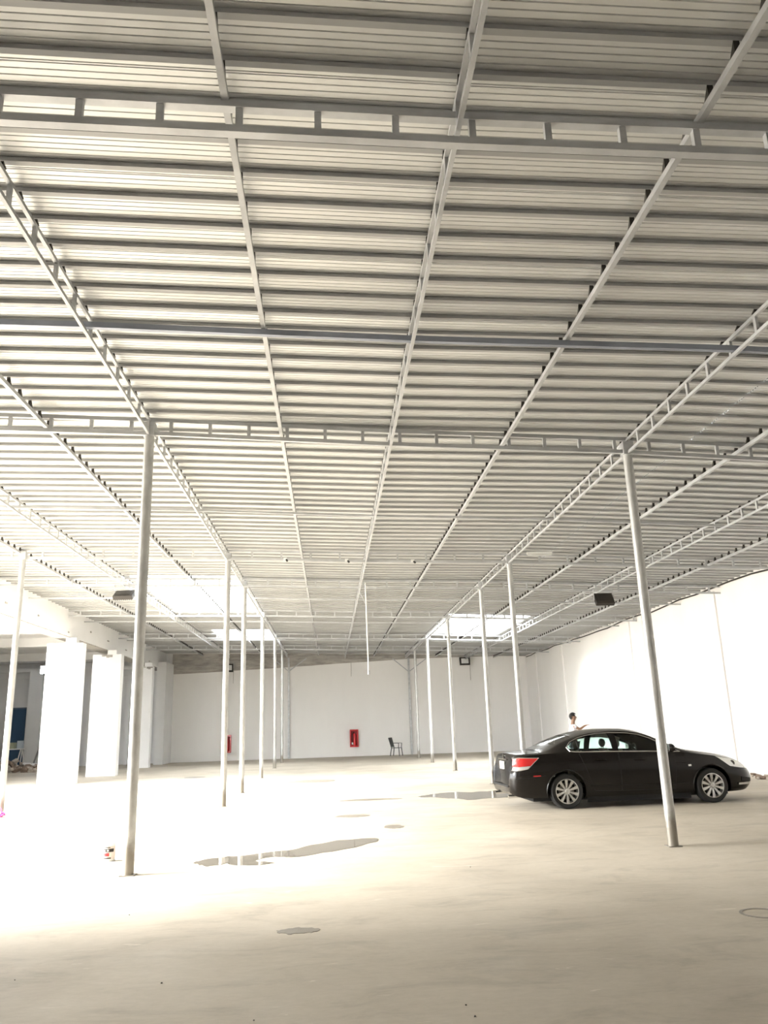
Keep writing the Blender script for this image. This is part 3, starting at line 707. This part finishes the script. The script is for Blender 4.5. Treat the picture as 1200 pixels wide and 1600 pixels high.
def dense(pts, n=6):
    o = []
    for (a, b2) in zip(pts, pts[1:]):
        for k in range(n): o.append((a[0]+(b2[0]-a[0])*k/n, a[1]+(b2[1]-a[1])*k/n))
    return o+[pts[-1]]
part(MB().grid([[(x, y, top_z(x, y*1.0)-.010) for y in [(-.51-.1*(x-2.78)/.6)*(1-2*k/14) for k in range(15)]] for x in [2.78+.6*j/12 for j in range(13)]]), 'windscreen', M_glass)
part(MB().grid([[(x, y, top_z(x, y)-.010) for y in [(-.56+.06*(x-1.0)/.45)*(1-2*k/14) for k in range(15)]] for x in [1.0+.45*j/12 for j in range(13)]]), 'rear_window', M_screen)
for s_ in (-1, 1):
    bR = [(1.29, 1.03), (1.38, belt(1.38)+.03), (1.47, belt(1.47)+.03)]
    part(MB().grid(patch([(1.27, 1.09), (1.36, 1.155), (1.47, 1.20)], bR, s_, -.012, 8)), 'quarter_window', M_glass)
    part(MB().grid(patch([(1.49, 1.21), (1.68, 1.258), (1.9, 1.288), (2.12, 1.295)], [(1.49, belt(1.49)+.03), (2.13, belt(2.13)+.03)], s_, -.012, 10)), 'rear_door_window', M_glass)
    part(MB().grid(patch([(2.24, 1.293), (2.45, 1.285), (2.68, 1.25), (2.88, 1.18), (3.06, 1.085), (3.22, 1.0)], [(2.23, belt(2.23)+.03), (2.8, belt(2.8)+.03), (3.26, belt(3.26)+.03)], s_, -.012, 14)), 'front_door_window', M_glass)
    part(MB().tube(curve_on(dense([(1.475, belt(1.475)+.03), (1.47, 1.20)], 5), s_, -.006), .011, 6), 'window_divider', M_under)
    # bright outline round the side windows
    loop = [(3.42, belt(3.42)+.018), (2.8, belt(2.8)+.018), (2.1, belt(2.1)+.018), (1.40, belt(1.40)+.018), (1.29, 1.005), (1.245, 1.075), (1.34, 1.165), (1.50, 1.232), (1.68, 1.275), (1.9, 1.305), (2.15, 1.312), (2.45, 1.302), (2.70, 1.265), (2.92, 1.185), (3.12, 1.075), (3.28, .995), (3.42, belt(3.42)+.018)]
    part(MB().tube(curve_on(dense(loop, 6), s_, .0), .0085, 6), 'chrome_window_trim', M_chrome)
    # doors: raised skins with dark shut lines
    for nm, x0, x1, hx in (('rear_door', 1.62, 2.20, 1.74), ('front_door', 2.215, 3.30, 2.50)):
        zt_ = lambda x: belt(x)-.004
        if nm == 'rear_door': bot = [(1.66, .62), (1.70, .36), (1.80, .285), (2.20, .285)]; top = [(1.45, belt(1.45)-.004), (1.8, belt(1.8)-.004), (2.20, belt(2.2)-.004)]
        else: bot = [(2.215, .285), (3.24, .285)]; top = [(2.215, belt(2.215)-.004), (3.30, belt(3.30)-.004)]
        if nm == 'rear_door': bot = [(1.70, .30), (2.20, .285)]; top = [(1.45, belt(1.45)-.004), (2.20, belt(2.2)-.004)]
        d = part(MB().grid(patch(top, bot, s_, .004, 18, 12)), nm, M_paint)
        edge = dense(top, 8)+dense([top[-1], bot[-1]], 8)+dense([bot[-1], bot[0]], 8)+dense([bot[0], top[0]], 8)
        MB().tube(curve_on(edge, s_, .001), .0045, 5).build('shut_line', M_under, d)
        hz = belt(hx)-.13
        h = MB().tube([(hx-.0, s_*(side_y(hx, hz)+.006), hz), (hx+.03, s_*(side_y(hx, hz)+.032), hz+.004), (hx+.11, s_*(side_y(hx, hz)+.036), hz+.004), (hx+.18, s_*(side_y(hx, hz)+.030), hz), (hx+.21, s_*(side_y(hx, hz)+.006), hz)], .013, 8)
        h.build('door_handle', M_paint, d, smooth=True)
    part(MB().tube(curve_on(dense([(1.62, .385), (2.5, .375), (3.5, .37)], 8), s_, .006), .014, 6), 'side_moulding', M_paint)
    part(MB().grid(patch([(1.55, .20), (3.55, .20)], [(1.55, .10), (3.55, .10)], s_, -.03, 12, 2)), 'sill', M_under)
    # crease over the door handles
    part(MB().tube(curve_on(dense([(.62, .80), (1.5, .80), (2.6, .775), (3.5, .735)], 8), s_, -.005), .0085, 6), 'shoulder_crease', M_paint)
    # tail lamp: red upper, clear lower, wrapping round the corner
    tl = part(MB().grid(patch([(.01, .895), (.12, .915), (.60, .905)], [(.01, .765), (.12, .76), (.42, .775)], s_, .006, 22, 6)), 'tail_lamp', M_tail)
    MB().grid(patch([(.02, .76), (.12, .757), (.40, .772)], [(.02, .70), (.12, .695), (.33, .725)], s_, .006, 14, 3)).build('reversing_lens', M_clear, tl, smooth=True, label='clear lower lens')
    MB().tube(curve_on(dense([(.01, .70), (.12, .692), (.34, .722), (.61, .907), (.12, .918), (.01, .898)], 6), s_, .006), .006, 5).build('chrome_edge', M_chrome, tl)
    # head lamp
    hl = part(MB().grid(patch([(4.08, .825), (4.35, .775), (4.60, .695), (4.74, .63)], [(4.14, .79), (4.33, .64), (4.56, .60), (4.74, .575)], s_, .006, 16, 6)), 'head_lamp', M_clear)
    MB().lathe([(0, .0), (.05, .0), (.055, .02), (.03, .03), (0, .03)], 16, 'y', (4.42, s_*side_y(4.42, .68)-.03+.02, .69)).build('projector', M_lampblack, hl)
    part(MB().grid(patch([(4.53, .44), (4.76, .40)], [(4.53, .36), (4.76, .33)], s_, .006, 8, 3)), 'fog_lamp_surround', M_under)
    part(MB().grid(patch([(4.46, .335), (4.82, .335)], [(4.46, .30), (4.82, .29)], s_, .020, 8, 2)), 'front_lip', M_clear, label='pale front bumper corner')
    part(MB().grid(patch([(3.52, .70), (3.58, .70)], [(3.52, .665), (3.58, .665)], s_, .008, 3, 2)), 'side_marker', M_clear)
    part(MB().tube(curve_on(dense([(.10, .55), (.4, .56), (.72, .60)], 6), s_, .001), .004, 5), 'bumper_seam', M_under)
    part(MB().tube(curve_on(dense([(4.16, .62), (4.3, .60), (4.55, .575)], 6), s_, .001), .004, 5), 'bumper_seam', M_under)
    part(MB().grid(patch([(.46, .605), (.62, .605)], [(.46, .585), (.62, .585)], s_, .006, 3, 2)), 'side_reflector', M_tail)
    # wheel arch lips
    for x in WX:
        part(MB().tube([(x+.372*math.cos(a), s_*(side_y(x+.372*math.cos(a), WR+.372*math.sin(a))+.003), WR+.372*math.sin(a)) for a in [math.radians(-14)+math.radians(208)*k/30 for k in range(31)]], .012, 6), 'wheel_arch_lip', M_paint)
    # mirror
    mx = 3.20
    mo = part(MB().tube([(mx, s_*.80, .955), (mx-.01, s_*.87, .965), (mx-.01, s_*.90, .98)], .022, 8), 'mirror_arm', M_paint)
    g = bmesh.new(); bmesh.ops.create_uvsphere(g, u_segments=16, v_segments=10, radius=1); bmesh.ops.scale(g, vec=(.075, .115, .075), verts=g.verts)
    me = bpy.data.meshes.new('mirror_housing'); g.to_mesh(me); g.free(); me.materials.append(M_paint)
    for p in me.polygons: p.use_smooth = True
    mh = link('mirror_housing', me, car, (mx-.01, CY+s_*.965, 1.01))
    MB().box(-.072, -.085, -.05, -.066, .085, .05).build('mirror_glass', M_chrome, mh)
# lids and seams on top
part(MB().tube([(.74, y, top_z(.74, y)+.001) for y in [-.72+1.44*k/16 for k in range(17)]], .004, 5), 'boot_seam', M_under)
part(MB().tube([(3.57, y, top_z(3.57, y)+.001) for y in [-.74+1.48*k/16 for k in range(17)]], .006, 5), 'bonnet_seam', M_under)
for s_ in (-1, 1): part(MB().tube([(x, s_*interp(T_ye, x)*.93, top_z(x, interp(T_ye, x)*.93)+.001) for x in [3.6+.95*k/10 for k in range(11)]], .004, 5), 'bonnet_seam', M_under)
xr = lambda z: shift(0, z)
part(MB().box(xr(.8)-.03, -.17, .70, xr(.8)-.015, .17, .84), 'number_plate', mat('plate_white', (.78, .78, .74), .5), smooth=False)
part(MB().box(xr(.86)-.03, -.30, .868, xr(.86)-.005, .30, .888), 'boot_chrome_bar', M_chrome, smooth=False)
g = MB(); xe = xr(.93)-.012
g.bar((xe, -.045, .955), (xe, -.03, .905), .012, .012).bar((xe, .045, .955), (xe, .03, .905), .012, .012).bar((xe, -.035, .93), (xe, .035, .93), .012, .012)
for a, b2 in (((-.055, .965), (.055, .965)), ((.055, .965), (.04, .895)), ((.04, .895), (-.04, .895)), ((-.04, .895), (-.055, .965))): g.bar((xe, a[0], a[1]), (xe, b2[0], b2[1]), .008, .008)
part(g, 'boot_emblem', M_chrome, smooth=False)
part(MB().box(.125, -.60, .40, .16, .60, .43), 'bumper_slot', M_under, smooth=False)
for s_ in (-1, 1): part(MB().cyl((.14, s_*.52, .225), (.36, s_*.52, .235), .032, 12), 'exhaust_pipe', M_chrome)
part(MB().box(.55, -.75, .14, 4.3, .75, .25), 'floor_pan', M_under, smooth=False)
part(MB().box(4.80, -.33, .50, 4.885, .33, .60), 'grille', M_under, smooth=False)
for k in range(3): part(MB().box(4.86, -.32, .515+.03*k, 4.893, .32, .523+.03*k), 'grille_bar', M_chrome, smooth=False)
# cabin
for (x, y) in ((1.95, -.38), (1.95, .38), (2.75, -.38), (2.75, .38)):
    r_ = x < 2.2
    s0 = part(MB().box(x-.26, y-.25, .40, x+.26, y+.25, .56), 'seat_cushion', M_seat, smooth=False)
    g = MB(); 
    rows = []
    for (dx, z, hw, th) in ((-.22, .52, .23, .08), (-.27, .70, .25, .09), (-.33, .88, .24, .085), (-.37, 1.0, .19, .07)):
        rows.append([(x+dx+th*math.cos(a)*.9, y+hw*math.sin(a), z) for a in [2*PI*k/16 for k in range(17)]])
    g.grid(rows); i = len(g.v); g.f.append([i-17+k for k in range(16)])
    part(g, 'seat_back', M_seat)
    bmh = bmesh.new(); bmesh.ops.create_uvsphere(bmh, u_segments=14, v_segments=8, radius=1); bmesh.ops.scale(bmh, vec=(.055, .13, .085), verts=bmh.verts)
    me = bpy.data.meshes.new('headrest'); bmh.to_mesh(me); bmh.free(); me.materials.append(M_seat)
    for p in me.polygons: p.use_smooth = True
    link('headrest', me, car, (x-.385, CY+y, 1.105))
    part(MB().cyl((x-.385, y-.05, .98), (x-.385, y-.05, 1.06), .008, 6).cyl((x-.385, y+.05, .98), (x-.385, y+.05, 1.06), .008, 6), 'headrest_posts', M_chrome)
part(MB().box(3.10, -.70, .62, 3.36, .70, .90), 'dashboard', M_cabin, smooth=False, bevel=.03)
part(MB().box(1.04, -.62, .62, 1.28, .62, .94), 'parcel_shelf', M_cabin, smooth=False)
part(MB().tube([(2.98+.05*math.sin(a), .38+.18*math.cos(a), .90+.17*math.sin(a)) for a in [2*PI*k/20 for k in range(21)]], .014, 6), 'steering_wheel', M_cabin)
part(MB().box(2.86, -.10, 1.22, 2.89, .10, 1.27), 'rear_view_mirror', M_cabin, smooth=False)
# wheels
tyre_me = MB().lathe([(.215, -.10), (.235, -.108), (.29, -.112), (.311, -.095), (.318, -.06), (.318, .06), (.311, .095), (.29, .112), (.235, .108), (.215, .10)], 48, 'y').mesh('tyre', M_tyre, smooth=True)
gr_ = MB().lathe([(.222, -.10), (.226, -.112), (.212, -.115), (.206, -.095), (.200, -.03), (.200, .09), (.215, .10)], 48, 'y')
rim_me = gr_.mesh('rim', M_alloy, smooth=True)
g = MB()
prof = [(.045, .015, -.085), (.12, .018, -.100), (.207, .030, -.106)]
top_ = [(r, wv, y) for r, wv, y in prof]
i = 0
for (r, wv, y) in prof: g.v += [(r, y, -wv), (r, y, wv), (r, y+.035, wv*.8), (r, y+.035, -wv*.8)]
for k in range(2):
    a = 4*k
    for e in range(4): g.f.append([a+e, a+(e+1) % 4, a+4+(e+1) % 4, a+4+e])
g.f.append([0, 1, 2, 3]); g.f.append([8, 9, 10, 11])
spoke_me = g.mesh('spoke', M_alloy)
hub_me = MB().lathe([(0, -.108), (.028, -.108), (.034, -.100), (.055, -.094), (.062, -.07), (.062, -.02), (0, -.02)], 24, 'y').mesh('hub_cap', M_alloy, smooth=True)
disc_me = MB().lathe([(0, -.045), (.15, -.045), (.15, -.03), (0, -.03)], 28, 'y').mesh('brake_disc', mat('brake_iron', (.16, .15, .14), .5, metal=.7), smooth=True)
back_me = MB().lathe([(0, -.015), (.20, -.015), (.20, .0), (0, .0)], 28, 'y').mesh('wheel_back', M_under)
for x in WX:
    for s_ in (-1, 1):
        wh = link('wheel', None, car, (x, CY+s_*.775, WR), (0, 0, 0 if s_ < 0 else PI)); wh.empty_display_size = .1; wh.scale = (.97, 1, .97)
        link('tyre', tyre_me, wh); link('rim', rim_me, wh); link('hub_cap', hub_me, wh); link('brake_disc', disc_me, wh); link('wheel_back', back_me, wh)
        for k in range(10): link('spoke', spoke_me, wh, (0, 0, 0), (0, 2*PI*k/10+.3, 0))

# ------------------------------------------------------------------ the man behind the car
def skin_mesh(name, joints, bones, m, sub=1):
    me = bpy.data.meshes.new(name); me.from_pydata([j[0] for j in joints], bones, [])
    o = bpy.data.objects.new(name, me); C.objects.link(o)
    md = o.modifiers.new('s', 'SKIN'); 
    me.skin_vertices.new() if not me.skin_vertices else None
    for k, j in enumerate(joints): me.skin_vertices[0].data[k].radius = (j[1], j[2] if len(j) > 2 else j[1])
    me.skin_vertices[0].data[0].use_root = True
    s2 = o.modifiers.new('u', 'SUBSURF'); s2.levels = sub; s2.render_levels = sub
    dg = bpy.context.evaluated_depsgraph_get(); dg.update()
    nm = bpy.data.meshes.new_from_object(o.evaluated_get(dg)); o.modifiers.clear(); o.data = nm; bpy.data.meshes.remove(me)
    nm.materials.clear(); nm.materials.append(m)
    for p in nm.polygons: p.use_smooth = True; p.material_index = 0
    return o
man = thing('person', 'dark-haired man in a pale shirt standing behind the car, one arm stretched forward', 'person', (7.50, 25.0, 0), 0)
M_skin = mat('skin', (.30, .17, .11), .55); M_shirt = mat('pale_shirt', (.70, .68, .74), .8); M_trous = mat('dark_trousers', (.05, .05, .06), .8); M_hair = mat('black_hair', (.012, .009, .008), .7)
# local: faces +x
J = [((0, 0, .92), .13, .10), ((0, 0, 1.12), .12, .095), ((.01, 0, 1.32), .15, .10), ((.02, 0, 1.43), .07, .06), ((.03, 0, 1.52), .052), ((.05, 0, 1.60), .082, .09), ((.055, 0, 1.68), .085, .09), ((.05, 0, 1.73), .05),
     ((.01, -.18, 1.37), .052), ((.16, -.20, 1.28), .042), ((.31, -.19, 1.37), .032), ((.37, -.19, 1.395), .03, .02),
     ((.01, .18, 1.37), .052), ((.02, .23, 1.10), .042), ((.10, .22, .86), .032), ((.12, .22, .78), .03, .02),
     ((0, -.10, .86), .085), ((.02, -.11, .48), .058), ((0, -.11, .09), .040), ((.14, -.12, .04), .038, .03),
     ((0, .10, .86), .085), ((-.02, .11, .48), .058), ((-.05, .11, .09), .040), ((.09, .12, .04), .038, .03)]
Bn = [(0, 1), (1, 2), (2, 3), (3, 4), (4, 5), (5, 6), (6, 7), (2, 8), (8, 9), (9, 10), (10, 11), (2, 12), (12, 13), (13, 14), (14, 15), (0, 16), (16, 17), (17, 18), (18, 19), (0, 20), (20, 21), (21, 22), (22, 23)]
for (base, d, up_) in ((11, (1, 0, .12), (0, 0, 1)), (15, (.2, 0, -1), (1, 0, 0))):
    p0 = Vector(J[base][0]); d = Vector(d).normalized(); sd = Vector((0, 1, 0))
    for k, (o_, ln) in enumerate(((-.030, .060), (-.011, .075), (.009, .078), (.028, .068))):
        a = p0+sd*o_+d*.035; n0 = len(J); J.append((tuple(a), .0095)); J.append((tuple(a+d*ln*.55), .009)); J.append((tuple(a+d*ln - Vector(up_)*.012), .0075)); Bn += [(base, n0), (n0, n0+1), (n0+1, n0+2)]
    a = p0+sd*.04-d*.005; n0 = len(J); J.append((tuple(a), .011)); J.append((tuple(a+d*.04+sd*.018), .009)); Bn += [(base, n0), (n0, n0+1)]
ob = skin_mesh('body', J, Bn, M_skin, 1); ob.parent = man
ob = skin_mesh('shirt', [((0, 0, .86), .155, .125), ((0, 0, 1.12), .14, .115), ((.01, 0, 1.32), .165, .12), ((.015, 0, 1.43), .08, .075), ((.01, -.18, 1.38), .066), ((.09, -.195, 1.32), .058), ((.01, .18, 1.38), .066), ((.02, .215, 1.22), .056)], [(0, 1), (1, 2), (2, 3), (2, 4), (4, 5), (2, 6), (6, 7)], M_shirt); ob.parent = man
ob = skin_mesh('trousers', [((0, 0, .92), .15, .12), ((0, -.10, .84), .10), ((.02, -.11, .48), .075), ((0, -.11, .12), .062), ((0, .10, .84), .10), ((-.02, .11, .48), .075), ((-.05, .11, .12), .062)], [(0, 1), (1, 2), (2, 3), (0, 4), (4, 5), (5, 6)], M_trous); ob.parent = man
hb = bmesh.new(); bmesh.ops.create_uvsphere(hb, u_segments=18, v_segments=12, radius=1)
for v in list(hb.verts):
    if v.co.z < -.25 and v.co.x > -.35 or v.co.x > .55 and v.co.z < .35: hb.verts.remove(v)
for v in hb.verts: v.co = Vector((v.co.x*.118, v.co.y*.100, v.co.z*.118))
me = bpy.data.meshes.new('hair'); hb.to_mesh(me); hb.free(); me.materials.append(M_hair); link('hair', me, man, (.035, 0, 1.675))
for s_ in (-1, 1):
    MB().cyl((.125, s_*.032, 1.655), (.138, s_*.032, 1.655), .011, 8).build('eye', M_hair, man)
    MB().bar((.04, s_*.088, 1.67), (.035, s_*.09, 1.61), .018, .03).build('ear', M_skin, man, bevel=.006)
MB().cyl((.12, 0, 1.66), (.15, 0, 1.615), .008, 8, .017).build('nose', M_skin, man); MB().bar((.13, -.025, 1.575), (.13, .025, 1.575), .01, .01).build('mouth', mat('lips', (.25, .09, .07), .6), man)
